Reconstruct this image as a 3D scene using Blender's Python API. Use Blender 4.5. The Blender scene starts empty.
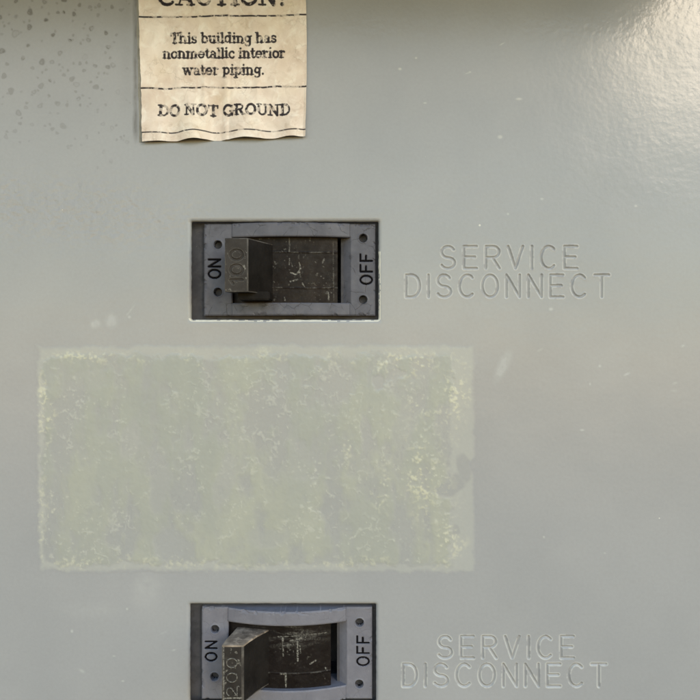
import bpy, bmesh, math, random
import numpy as np
from mathutils import Vector

random.seed(7)
S = 0.0005                      # half a millimetre: the working unit of all drawings below
Z0 = 1.40                       # height of the drawing centre above the ground
scene = bpy.context.scene
COL = scene.collection

# ------------------------------------------------------------------ camera
cam_d = bpy.data.cameras.new("camera")
cam = bpy.data.objects.new("camera", cam_d)
COL.objects.link(cam)
cam.location = (0.0, -700 * S, Z0)
cam.rotation_euler = (math.radians(90), 0, 0)
cam_d.sensor_width = 36.0
cam_d.lens = 36.0
cam_d.clip_start = 0.01
cam_d.clip_end = 1000.0
scene.camera = cam

# ------------------------------------------------------------------ sky, sun, exposure
SUN_AZ, SUN_EL = 29.0, 23.0     # degrees right of the panel's normal, above the horizon
az, el = math.radians(SUN_AZ), math.radians(SUN_EL)
sun_dir = Vector((math.sin(az) * math.cos(el), -math.cos(az) * math.cos(el), math.sin(el)))
world = bpy.data.worlds.new("World")
scene.world = world
world.use_nodes = True
wn = world.node_tree
sky = wn.nodes.new("ShaderNodeTexSky")
sky.sky_type = 'NISHITA'
sky.sun_disc = False
sky.sun_elevation = el
sky.sun_rotation = math.atan2(sun_dir.x, sun_dir.y)
sky.air_density = 1.45
sky.dust_density = 0.0
sky.ozone_density = 1.0
bg = wn.nodes["Background"]
bg.inputs["Strength"].default_value = 0.15
wn.links.new(sky.outputs["Color"], bg.inputs["Color"])

sun_d = bpy.data.lights.new("sun", 'SUN')
sun_d.energy = 0.5
sun_d.angle = math.radians(13)
sun_d.color = (1.0, 0.82, 0.60)
sun = bpy.data.objects.new("sun", sun_d)
COL.objects.link(sun)
sun.rotation_euler = sun_dir.to_track_quat('Z', 'Y').to_euler()
sun.location = (1, -2, 3)

scene.view_settings.view_transform = 'Standard'
scene.view_settings.look = 'None'
scene.view_settings.exposure = 1.13
scene.view_settings.gamma = 1.0

# ------------------------------------------------------------------ numeric helpers
def W(x, y, h):
    """drawing units (x right, y down, h towards the viewer) -> metres"""
    return ((x - 350) * S, -h * S, Z0 + (350 - y) * S)

def WA(X, Y, H):
    X, Y, H = np.broadcast_arrays(X, Y, H)
    return np.stack([(X - 350) * S, -H * S, Z0 + (350 - Y) * S], -1).astype(np.float64)

def sstep(a, b, x):
    t = np.clip((x - a) / (b - a), 0, 1)
    return t * t * (3 - 2 * t)

def vnoise(X, Y, cell, seed):
    """smooth value noise, 0..1"""
    rs = np.random.RandomState(seed)
    T = rs.rand(64, 64)
    u, v = X / cell, Y / cell
    iu, iv = np.floor(u).astype(int), np.floor(v).astype(int)
    fu, fv = u - iu, v - iv
    fu, fv = fu * fu * (3 - 2 * fu), fv * fv * (3 - 2 * fv)
    a, b = iu % 64, iv % 64
    a1, b1 = (a + 1) % 64, (b + 1) % 64
    return (T[b, a] * (1 - fu) + T[b, a1] * fu) * (1 - fv) + (T[b1, a] * (1 - fu) + T[b1, a1] * fu) * fv

def fbm(X, Y, cell, seed, octv=4, gain=0.55):
    s = 0; w = 0; g = 1.0
    for k in range(octv):
        c = math.cos(k * 0.9 + seed); d = math.sin(k * 0.9 + seed)
        s = s + g * vnoise(X * c - Y * d + 31 * k, X * d + Y * c + 17 * k, cell / 2.03 ** k, seed * 13 + k)
        w += g; g *= gain
    return s / w

def stroke_field(strokes, X, Y, pad=4.0):
    """min over strokes of (distance - half width); strokes: list of (points, half width)"""
    F = np.full(X.shape, 99.0)
    x0, y0 = X[0], Y[:, 0]
    for pts, hw in strokes:
        for (ax, ay), (bx, by) in zip(pts[:-1], pts[1:]):
            m = hw + pad
            i0, i1 = np.searchsorted(x0, [min(ax, bx) - m, max(ax, bx) + m])
            j0, j1 = np.searchsorted(y0, [min(ay, by) - m, max(ay, by) + m])
            if i1 <= i0 or j1 <= j0: continue
            x, y = X[j0:j1, i0:i1], Y[j0:j1, i0:i1]
            dx, dy = bx - ax, by - ay
            L = dx * dx + dy * dy + 1e-9
            t = np.clip(((x - ax) * dx + (y - ay) * dy) / L, 0, 1)
            d = np.hypot(x - ax - t * dx, y - ay - t * dy) - hw
            F[j0:j1, i0:i1] = np.minimum(F[j0:j1, i0:i1], d)
    return F

# ------------------------------------------------------------------ mesh helpers
def link(name, me, mat, parent=None):
    o = bpy.data.objects.new(name, me)
    COL.objects.link(o)
    for m in (mat if isinstance(mat, (list, tuple)) else [mat]):
        me.materials.append(m)
    if parent is not None:
        o.parent = parent
    return o

def mesh_from(name, V, Fq, attrs=None, smooth=True):
    """numpy quads -> mesh, unused vertices dropped"""
    used = np.zeros(len(V), bool); used[Fq.ravel()] = True
    remap = np.cumsum(used) - 1
    V2 = V[used]; F2 = remap[Fq]
    me = bpy.data.meshes.new(name)
    me.vertices.add(len(V2)); me.vertices.foreach_set("co", V2.ravel().astype(np.float32))
    n = len(F2)
    me.loops.add(n * 4); me.loops.foreach_set("vertex_index", F2.ravel().astype(np.int32))
    me.polygons.add(n)
    me.polygons.foreach_set("loop_start", np.arange(0, n * 4, 4, dtype=np.int32))
    me.polygons.foreach_set("loop_total", np.full(n, 4, dtype=np.int32))
    me.polygons.foreach_set("use_smooth", np.full(n, smooth, dtype=bool))
    for k, a in (attrs or {}).items():
        at = me.attributes.new(k, 'FLOAT', 'POINT')
        at.data.foreach_set("value", a.ravel()[used].astype(np.float32))
    me.update(calc_edges=True); me.validate()
    return me

def grid_faces(ny, nx):
    idx = np.arange(ny * nx).reshape(ny, nx)
    # wound so that the normal points to the viewer (y grows downwards)
    return np.stack([idx[:-1, :-1], idx[1:, :-1], idx[1:, 1:], idx[:-1, 1:]], -1)

def facemask(M):
    """all four corners"""
    return M[:-1, :-1] & M[1:, :-1] & M[1:, 1:] & M[:-1, 1:]

def faceany(M):
    return M[:-1, :-1] | M[1:, :-1] | M[1:, 1:] | M[:-1, 1:]

def loft(name, loops, mat, parent=None, closed=True, smooth=True, extra=None):
    """quads between successive loops of equal length (lists of (x,y,h))"""
    V = np.array([W(*p) for L in loops for p in L])
    n = len(loops[0]); F = []
    for k in range(len(loops) - 1):
        for i in range(n if closed else n - 1):
            j = (i + 1) % n
            F.append((k * n + i, k * n + j, (k + 1) * n + j, (k + 1) * n + i))
    me = mesh_from(name, V, np.array(F), smooth=smooth)
    return link(name, me, mat, parent)

def weld(o, dist=1e-6):
    bm = bmesh.new(); bm.from_mesh(o.data)
    bmesh.ops.remove_doubles(bm, verts=bm.verts, dist=dist)
    bmesh.ops.recalc_face_normals(bm, faces=bm.faces)
    bm.to_mesh(o.data); bm.free()

def empty(name, loc):
    o = bpy.data.objects.new(name, None)
    COL.objects.link(o); o.location = loc
    o.empty_display_size = 0.01
    return o

def adopt(o, root):
    """children of an Empty keep their world coordinates"""
    o.parent = root
    o.location = -Vector(root.location)

# ------------------------------------------------------------------ lettering
def arc(cx, cy, rx, ry, a0, a1, n=14):
    return [(cx + rx * math.cos(math.radians(a0 + (a1 - a0) * i / n)),
             cy + ry * math.sin(math.radians(a0 + (a1 - a0) * i / n))) for i in range(n + 1)]

SANS = {
 'S': (.62, [arc(.31, .745, .28, .255, 25, 270) + arc(.31, .245, .31, .245, 90, -155)]),
 'E': (.58, [[(.58, 1), (0, 1), (0, 0), (.58, 0)], [(0, .52), (.5, .52)]]),
 'F': (.56, [[(.56, 1), (0, 1), (0, 0)], [(0, .52), (.45, .52)]]),
 'R': (.60, [[(0, 0), (0, 1), (.33, 1)] + arc(.33, .75, .27, .25, 90, -90) + [(0, .5)], [(.3, .5), (.62, 0)]]),
 'V': (.66, [[(0, 1), (.33, 0), (.66, 1)]]),
 'I': (.0, [[(0, 0), (0, 1)]]),
 'C': (.64, [arc(.35, .5, .35, .5, 48, 312, 22)]),
 'D': (.62, [[(0, 0), (0, 1), (.26, 1)] + arc(.26, .5, .36, .5, 90, -90) + [(0, 0)]]),
 'O': (.70, [arc(.35, .5, .35, .5, 0, 360, 28)]),
 'N': (.60, [[(0, 0), (0, 1), (.6, 0), (.6, 1)]]),
 'T': (.66, [[(0, 1), (.66, 1)], [(.33, 1), (.33, 0)]]),
 '0': (.66, [arc(.33, .5, .33, .5, 0, 360, 24)]),
 '1': (.26, [[(0, .76), (.26, 1), (.26, 0)]]),
 '2': (.60, [arc(.3, .7, .29, .3, 165, -30, 14) + [(0, 0), (.62, 0)]]),
}

def set_line(text, x0, x1, base, cap, hw, wide=1.0):
    """sans strokes on one line, letters spread evenly from x0 to x1"""
    ws = [SANS[c][0] * cap * wide for c in text]
    gap = (x1 - x0 - sum(ws)) / max(1, len(text) - 1)
    out = []; x = x0
    for c, w in zip(text, ws):
        for pl in SANS[c][1]:
            out.append(([(x + px * cap * wide, base - py * cap) for px, py in pl], hw))
        x += w + gap
    return out

def set_turned(text, ybot, ytop, xcap, xbase, hw, wide=1.0):
    """the same, turned a quarter so that it reads upwards"""
    cap = xbase - xcap
    flat = set_line(text, 0, ybot - ytop, 0, cap, hw, wide)
    return [([(xbase + py, ybot - px) for px, py in pl], h) for pl, h in flat]

# slab-serif book letters for the paper label
TK, TN, SF = .085, .05, .048
X_ = .70
def _st(x, y0, y1, hw=TK): return ([(x, y0), (x, y1)], hw)
def _sb(x, l=.17, r=.17, y=.045): return ([(x - l, y), (x + r, y)], SF)
def _tl(x, y): return ([(x - .17, y - .05), (x, y - .045)], SF)
SLAB = {
 'i': (.40, [_st(.2, .04, X_ - .05), _sb(.2), _tl(.2, X_), ([(.19, .93), (.2, .94)], .075)]),
 'l': (.40, [_st(.2, .04, .95), _sb(.2), _tl(.2, 1)]),
 'h': (.86, [_st(.2, .04, .95), _sb(.2, .17, .14), _tl(.2, 1), (arc(.42, .45, .22, .20, 175, 0), .06), _st(.64, .04, .45), _sb(.64, .13, .17)]),
 'n': (.86, [_st(.2, .04, .65), _sb(.2, .17, .14), _tl(.2, X_), (arc(.42, .45, .22, .20, 175, 0), .06), _st(.64, .04, .45), _sb(.64, .13, .17)]),
 'm': (1.26, [_st(.2, .04, .65), _sb(.2, .17, .12), _tl(.2, X_), (arc(.41, .45, .21, .20, 175, 0), .06), _st(.62, .04, .45), _sb(.62, .12, .12),
              (arc(.83, .45, .21, .20, 175, 0), .06), _st(1.04, .04, .45), _sb(1.04, .12, .17)]),
 'u': (.86, [_st(.2, .25, .65), _tl(.2, X_), (arc(.41, .25, .21, .20, 180, 350), .06), _st(.63, .04, .65), _tl(.63, X_), _sb(.67, .04, .14)]),
 'b': (.78, [_st(.2, .05, .95), _tl(.2, 1), (arc(.43, .35, .24, .30, 0, 360, 22), .07)]),
 'd': (.84, [_st(.6, .04, .95), _tl(.6, 1), _sb(.64, .04, .14), (arc(.36, .35, .25, .30, 0, 360, 22), .07)]),
 'p': (.80, [_st(.2, -.26, .65), _tl(.2, X_), _sb(.2, .17, .17, -.26), (arc(.44, .35, .24, .30, 0, 360, 22), .07)]),
 'g': (.78, [(arc(.34, .42, .22, .24, 0, 360, 20), .065), _st(.58, -.08, .62, .07), ([(.58, .65), (.74, .65)], SF), (arc(.35, -.08, .23, .16, 0, -165), .055)]),
 'a': (.76, [(arc(.31, .21, .2, .17, 0, 360, 18), .06), _st(.52, .08, .5), (arc(.33, .49, .19, .17, 0, 160), .055), _sb(.58, .03, .12)]),
 'o': (.74, [(arc(.37, .35, .27, .30, 0, 360, 24), .075)]),
 'e': (.74, [(arc(.37, .35, .27, .30, 0, 318, 22), .07), ([(.1, .36), (.62, .36)], .045)]),
 't': (.52, [_st(.22, .18, .88), ([(.04, .655), (.44, .655)], SF), (arc(.36, .19, .14, .15, 180, 330), .05)]),
 'c': (.68, [(arc(.37, .35, .27, .30, 48, 318, 20), .07), ([(.55, .53), (.56, .52)], .07)]),
 'r': (.64, [_st(.2, .04, .65), _sb(.2, .17, .22), _tl(.2, X_), (arc(.42, .42, .2, .23, 165, 70), .055), ([(.51, .6), (.52, .59)], .08)]),
 's': (.62, [(arc(.3, .5, .19, .15, 25, 270) + arc(.3, .2, .21, .15, 90, -155), .065), ([(.5, .5), (.5, .66)], .035), ([(.1, .05), (.1, .2)], .035)]),
 'w': (1.08, [([(.12, .65), (.32, .05)], .075), ([(.32, .05), (.53, .62)], .045), ([(.53, .62), (.74, .05)], .075), ([(.74, .05), (.94, .65)], .045),
              ([(0, .655), (.26, .655)], SF), ([(.42, .655), (.6, .655)], SF), ([(.82, .655), (1.06, .655)], SF)]),
 '.': (.30, [([(.15, .07), (.15, .08)], .085)]),
 'T': (.90, [_st(.44, .04, .95, .1), ([(.06, .95), (.82, .95)], .05), ([(.07, .72), (.06, .95)], .045), ([(.81, .72), (.82, .95)], .045), _sb(.44, .2, .2)]),
 'D': (.94, [_st(.22, .05, .95, .1), ([(.04, .95), (.45, .95)] + arc(.45, .5, .36, .45, 90, -90) + [(.04, .05)], .065)]),
 'O': (.96, [(arc(.47, .5, .38, .45, 0, 360, 26), .085)]),
 'N': (1.02, [([(.2, .05), (.2, .95)], .055), ([(.18, .93), (.78, .06)], .1), ([(.8, .05), (.8, .95)], .055), _sb(.2, .17, .15), ([(.04, .95), (.2, .95)], SF), ([(.64, .95), (.97, .95)], SF)]),
 'G': (.98, [(arc(.46, .5, .38, .45, 48, 335, 24), .085), ([(.6, .42), (.97, .42)], SF), _st(.81, .06, .42, .08), ([(.8, .7), (.8, .93)], .04)]),
 'R': (.98, [_st(.22, .05, .95, .1), ([(.04, .95), (.5, .95)] + arc(.5, .73, .24, .22, 90, -90) + [(.22, .51)], .065), ([(.48, .5), (.76, .06)], .085), _sb(.22), ([(.7, .045), (.96, .045)], SF)]),
 'U': (.96, [_st(.2, .35, .95, .095), (arc(.48, .35, .28, .3, 180, 360), .07), _st(.76, .35, .95, .05), ([(.03, .95), (.38, .95)], SF), ([(.6, .95), (.93, .95)], SF)]),
 'C': (.92, [(arc(.46, .5, .38, .45, 48, 318, 24), .085), ([(.78, .66), (.78, .93)], .045)]),
 'A': (.98, [([(.16, .05), (.46, .95)], .05), ([(.46, .95), (.82, .05)], .095), ([(.27, .34), (.7, .34)], .05), _sb(.16, .15, .16), _sb(.8, .19, .16)]),
 'I': (.50, [_st(.24, .05, .95, .1), _sb(.24, .2, .2), _sb(.24, .2, .2, .95)]),
 '!': (.42, [([(.2, .42), (.2, .95)], .095), ([(.2, .08), (.2, .09)], .1)]),
}
def slab_line(text, x0, x1, base, cap, drop=0.0):
    sp = .38
    total = sum(SLAB[c][0] if c != ' ' else sp for c in text)
    k = (x1 - x0) / total
    out = []; x = x0
    for c in text:
        if c == ' ':
            x += sp * k; continue
        w, sts = SLAB[c]
        for pl, hw in sts:
            out.append(([(x + px * k, base + drop * (x - x0) / (x1 - x0) - py * cap) for px, py in pl], hw * cap))
        x += w * k
    return out

# ------------------------------------------------------------------ materials
def new_mat(name):
    m = bpy.data.materials.new(name); m.use_nodes = True
    return m, m.node_tree, m.node_tree.nodes["Principled BSDF"]

class NT:
    """small node-building shorthand"""
    def __init__(s, t): s.t = t; s._oc = None
    def n(s, typ, **kw):
        nd = s.t.nodes.new(typ)
        for k, v in kw.items(): setattr(nd, k, v)
        return nd
    def l(s, a, b): s.t.links.new(a, b)
    def oc(s):
        if s._oc is None: s._oc = s.n("ShaderNodeTexCoord").outputs["Object"]
        return s._oc
    def noise(s, px, detail=3, rough=.55, dist=0, stretch=None):
        nd = s.n("ShaderNodeTexNoise")
        nd.inputs["Scale"].default_value = 1 / (px * S)
        nd.inputs["Detail"].default_value = detail
        nd.inputs["Roughness"].default_value = rough
        nd.inputs["Distortion"].default_value = dist
        if stretch:
            mp = s.n("ShaderNodeMapping"); mp.inputs["Scale"].default_value = stretch
            s.l(s.oc(), mp.inputs["Vector"]); s.l(mp.outputs[0], nd.inputs["Vector"])
        else: s.l(s.oc(), nd.inputs["Vector"])
        return nd.outputs["Fac"]
    def voro(s, px, feature='DISTANCE_TO_EDGE'):
        nd = s.n("ShaderNodeTexVoronoi", feature=feature)
        nd.inputs["Scale"].default_value = 1 / (px * S)
        s.l(s.oc(), nd.inputs["Vector"])
        return nd.outputs["Distance"]
    def attr(s, name): return s.n("ShaderNodeAttribute", attribute_name=name).outputs["Fac"]
    def ramp(s, v, a, b, lo=0., hi=1.):
        nd = s.n("ShaderNodeMapRange"); nd.clamp = True
        for i, x in enumerate((None, a, b, lo, hi)):
            if x is not None: nd.inputs[i].default_value = x
        s.l(v, nd.inputs[0]); return nd.outputs[0]
    def math(s, op, a, b):
        nd = s.n("ShaderNodeMath", operation=op)
        for i, x in enumerate((a, b)):
            if isinstance(x, (int, float)): nd.inputs[i].default_value = x
            else: s.l(x, nd.inputs[i])
        return nd.outputs[0]
    def mix(s, f, a, b, mode='MIX'):
        nd = s.n("ShaderNodeMix", data_type='RGBA', blend_type=mode)
        if isinstance(f, (int, float)): nd.inputs[0].default_value = f
        else: s.l(f, nd.inputs[0])
        for i, x in ((6, a), (7, b)):
            if isinstance(x, tuple): nd.inputs[i].default_value = (*x, 1)
            else: s.l(x, nd.inputs[i])
        return nd.outputs[2]
    def bump(s, hgt, strength, px, prev=None):
        nd = s.n("ShaderNodeBump")
        nd.inputs["Strength"].default_value = strength
        nd.inputs["Distance"].default_value = px * S
        s.l(hgt, nd.inputs["Height"])
        if prev is not None: s.l(prev, nd.inputs["Normal"])
        return nd.outputs[0]

PAINT_A, PAINT_B = (.318, .322, .336), (.346, .348, .360)
def panel_paint(film=False):
    m, t, p = new_mat("glue_film" if film else "grey_enamel")
    k = NT(t)
    c = k.mix(k.ramp(k.noise(140, 3), .35, .65), PAINT_A, PAINT_B)
    c = k.mix(k.math('MULTIPLY', k.ramp(k.noise(9, 4), .55, .8), .10), c, (.25, .24, .22))
    c = k.mix(k.ramp(k.noise(3.2, 3, .6), .36, .64, 0, .09), c, (.22, .215, .205))
    fl = k.n("ShaderNodeTexVoronoi", feature='F1'); fl.inputs["Scale"].default_value = 1 / (26 * S)
    k.l(k.oc(), fl.inputs["Vector"])
    rnd = k.n("ShaderNodeSeparateColor"); k.l(fl.outputs["Color"], rnd.inputs[0])
    siz = k.ramp(rnd.outputs[0], .72, 1.0, 0.0, .042)
    fleck = k.math('MULTIPLY', k.math('LESS_THAN', fl.outputs["Distance"], siz), .65)
    c = k.mix(fleck, c, (.72, .70, .64))
    rough = k.ramp(k.noise(60, 3), .3, .7, .17, .23)
    peel = k.noise(5.0, 2, .45)
    nb = k.bump(peel, .22, .48)
    if not film:
        pb = k.n("ShaderNodeBump"); pb.inputs["Distance"].default_value = 1.5 * S
        k.l(k.attr("peel"), pb.inputs["Strength"]); k.l(k.noise(7.5, 2, .5), pb.inputs["Height"]); k.l(nb, pb.inputs["Normal"]); nb = pb.outputs[0]
    nb = k.bump(k.noise(45, 1), .35, 1.2, nb)
    if not film:
        st = k.attr("stain")
        c = k.mix(k.math('MULTIPLY', st, .95), c, (.10, .09, .08))
        sm = k.attr("pale_mark")
        c = k.mix(k.math('MULTIPLY', sm, .5), c, (.62, .62, .60))  # dull smears, and the highlight painted on the letter edges
        rough = k.math('ADD', rough, k.math('MULTIPLY', k.math('ADD', st, sm), .25))
    else:
        cov, yel = k.attr("cover"), k.attr("yellow")
        haze = k.mix(k.ramp(k.noise(30, 4), .3, .7), (.308, .323, .285), (.342, .356, .312))
        c = k.mix(k.math('MULTIPLY', cov, .6), c, haze)
        c = k.mix(yel, c, (.56, .54, .38))
        pl = k.attr("pale")
        c = k.mix(k.math('MULTIPLY', pl, .7), c, (.56, .56, .50))
        rough = k.math('ADD', rough, k.math('MULTIPLY', cov, .22))
    k.l(c, p.inputs["Base Color"]); k.l(rough, p.inputs["Roughness"]); k.l(nb, p.inputs["Normal"])
    p.inputs["Specular IOR Level"].default_value = .30
    return m

def plastic(name, ca, cb, rough=.5, crack=0., dust=(.3, .28, .26), dust_amt=.25, grime=(.02, .018, .017), chips=0., bump=.25, grime_amt=.5):
    m, t, p = new_mat(name); k = NT(t)
    c = k.mix(k.ramp(k.noise(22, 4), .35, .65), ca, cb)
    c = k.mix(k.math('MULTIPLY', k.ramp(k.noise(7, 5, .65), .5, .75), dust_amt), c, dust)
    c = k.mix(k.math('MULTIPLY', k.ramp(k.noise(13, 5, .6, .4), .56, .72), grime_amt), c, grime)
    h = k.noise(3.0, 4, .6)
    if crack:
        wob = k.n("ShaderNodeTexVoronoi", feature='DISTANCE_TO_EDGE')
        wob.inputs["Scale"].default_value = 1 / (15 * S)
        nz = k.n("ShaderNodeTexNoise"); nz.inputs["Scale"].default_value = 1 / (9 * S); nz.inputs["Detail"].default_value = 3
        k.l(k.oc(), nz.inputs["Vector"])
        add = k.n("ShaderNodeVectorMath", operation='MULTIPLY_ADD')
        k.l(nz.outputs["Color"], add.inputs[0]); add.inputs[1].default_value = (6 * S,) * 3; k.l(k.oc(), add.inputs[2])
        k.l(add.outputs[0], wob.inputs["Vector"])
        ln = k.ramp(wob.outputs["Distance"], .008, .026, 1, 0)
        ln = k.math('MULTIPLY', ln, k.ramp(k.noise(20, 2), .47, .56))
        c = k.mix(k.math('MULTIPLY', ln, crack), c, grime)
        h = k.math('SUBTRACT', h, ln)
    if chips:
        cp = k.ramp(k.noise(2.6, 3, .6), .70, .74)
        cp = k.math('MULTIPLY', cp, k.ramp(k.noise(17, 2), .5, .62))
        c = k.mix(k.math('MULTIPLY', cp, chips), c, (.45, .42, .36))
    k.l(c, p.inputs["Base Color"])
    k.l(k.ramp(k.noise(8, 3), .3, .7, rough - .08, rough + .14), p.inputs["Roughness"])
    k.l(k.bump(h, bump, .5), p.inputs["Normal"])
    p.inputs["Specular IOR Level"].default_value = .28
    return m

def flat_mat(name, col, rough=.7):
    m, t, p = new_mat(name); k = NT(t)
    c = k.mix(k.noise(5, 4), col, tuple(x * .6 for x in col))
    k.l(c, p.inputs["Base Color"]); p.inputs["Roughness"].default_value = rough
    p.inputs["Specular IOR Level"].default_value = .5 if rough < .95 else .05
    return m

def scratched(name, ca, cb, scr=(.45, .43, .38), rough=.5, spec=.16, dust=.22):
    """dark plastic whose scratches ride in a vertex attribute"""
    m, t, p = new_mat(name); k = NT(t)
    c = k.mix(k.ramp(k.noise(26, 5, .6), .35, .65), ca, cb)
    c = k.mix(k.math('MULTIPLY', k.ramp(k.noise(4, 5, .7), .56, .72), dust), c, (.09, .08, .07))
    s = k.math('MULTIPLY', k.attr("scratch"), k.ramp(k.noise(1.6, 3), .35, .6))
    c = k.mix(s, c, scr)
    k.l(c, p.inputs["Base Color"])
    k.l(k.ramp(k.noise(9, 3), .3, .7, rough - .1, rough + .15), p.inputs["Roughness"])
    k.l(k.bump(k.noise(2.5, 4, .6), .3, .4), p.inputs["Normal"])
    p.inputs["Specular IOR Level"].default_value = spec
    return m

def paper_mat():
    m, t, p = new_mat("aged_paper"); k = NT(t)
    c = k.mix(k.ramp(k.noise(38, 5, .6, .5), .32, .66), (.62, .505, .425), (.84, .755, .685))
    c = k.mix(k.ramp(k.noise(11, 5, .65, .6), .5, .72, 0, .7), c, (.90, .86, .80))
    c = k.mix(k.ramp(k.noise(16, 4, .6, 1.0), .56, .72, 0, .4), c, (.42, .31, .23))
    wob = k.n("ShaderNodeTexVoronoi", feature='DISTANCE_TO_EDGE'); wob.inputs["Scale"].default_value = 1 / (13 * S)
    nz = k.n("ShaderNodeTexNoise"); nz.inputs["Scale"].default_value = 1 / (7 * S); nz.inputs["Detail"].default_value = 3
    k.l(k.oc(), nz.inputs["Vector"])
    add = k.n("ShaderNodeVectorMath", operation='MULTIPLY_ADD')
    k.l(nz.outputs["Color"], add.inputs[0]); add.inputs[1].default_value = (9 * S,) * 3; k.l(k.oc(), add.inputs[2])
    k.l(add.outputs[0], wob.inputs["Vector"])
    ln = k.math('MULTIPLY', k.ramp(wob.outputs["Distance"], .008, .03, 1, 0), k.ramp(k.noise(30, 2), .5, .6))
    c = k.mix(k.math('MULTIPLY', ln, .22), c, (.30, .23, .17))
    ink = k.attr("ink")
    c = k.mix(k.ramp(k.noise(45, 2), .5, .68, 0, .2), c, (.74, .62, .42))
    c = k.mix(ink, c, (.020, .013, .016))
    k.l(c, p.inputs["Base Color"]); p.inputs["Roughness"].default_value = .55
    p.inputs["Specular IOR Level"].default_value = .3
    hgt = k.math('SUBTRACT', k.noise(9, 4, .55), k.math('MULTIPLY', ln, .4))
    k.l(k.bump(hgt, .4, .8), p.inputs["Normal"])
    return m

M_PANEL, M_FILM, M_PAPER = panel_paint(), panel_paint(True), paper_mat()
M_LIP_GLINT = flat_mat('painted_lip_glint', (.80, .78, .70), .6)  # pale colour standing in for light caught by the cutout lip
M_BLOCKER = flat_mat('brown_shade_blocker', (.24, .19, .14), .5)  # brown of the added blocker, meant to warm the panel's top
M_RIM = flat_mat("bare_cut_edge", (.50, .50, .46), .45)
M_FACE = {
 'grimy': plastic("grimy_grey_plastic", (.088, .088, .108), (.118, .118, .142), .5, crack=.5, dust=(.17, .165, .18), dust_amt=.3, chips=.15, grime_amt=.3),
 'clean': plastic("violet_grey_plastic", (.152, .150, .180), (.178, .176, .208), .5, crack=.14, dust=(.27, .265, .29), dust_amt=.25, chips=.3, grime_amt=.14),
}
M_CASE = plastic("dark_case_plastic", (.045, .044, .050), (.072, .070, .080), .7, dust=(.12, .115, .11), dust_amt=.3, chips=.3)
M_INK = flat_mat("sooty_letter_groove", (.010, .009, .011), 1)
M_HOLE = flat_mat("dark_hole", (.006, .005, .005), 1)
M_SLIDE = {'brown': scratched("brown_black_slide", (.008, .0052, .0043), (.020, .0135, .0105)),
           'black': scratched("dull_black_slide", (.005, .0033, .0033), (.011, .0080, .0080))}
M_HANDLE = scratched("black_handle_plastic", (.008, .0068, .0062), (.017, .0145, .0135), rough=.55, spec=.10, dust=.10)
M_FRONT = scratched("dusty_handle_front", (.036, .031, .028), (.062, .055, .050), rough=.6, spec=.15, dust=.5)
M_FRONT2 = scratched("scuffed_handle_front", (.020, .017, .016), (.040, .035, .032), rough=.6, spec=.15, dust=.5)
M_WORN = plastic("worn_handle_edge", (.08, .062, .050), (.30, .235, .18), .65, dust=(.60, .48, .37), dust_amt=.75, chips=.6)
M_EDGE = plastic("rubbed_handle_edge", (.035, .03, .028), (.10, .09, .08), .55, dust=(.26, .24, .21), dust_amt=.45)
M_BACK = flat_mat("dark_paper_edge", (.16, .14, .11), .8)

# ------------------------------------------------------------------ the metal panel
CUT = [(190.8, 221.3, 378.6, 319.6), (189.6, 604.4, 376.2, 702.6)]   # the two cutouts
RIM = 4.0
EX0, EX1, EY0, EY1 = -260.0, 752.0, -95.0, 1010.0                    # the whole cover
panel = empty("metal_panel", W(246, 1010, 0))
panel['label'] = "grey enamelled metal cover plate with two cutouts and engraved lettering"
panel['category'] = "metal panel"

def axis(a, b, fine, coarse, step, marks):
    pts = [a]; x = a
    edges = sorted(set([a, b] + [e for f in fine for e in f] + marks))
    out = []
    for p, q in zip(edges[:-1], edges[1:]):
        mid = (p + q) / 2
        s = step if any(f0 <= mid <= f1 for f0, f1 in fine) else coarse
        n = max(1, int(round((q - p) / s)))
        out.extend(np.linspace(p, q, n, endpoint=False))
    out.append(b)
    return np.array(out)

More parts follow.
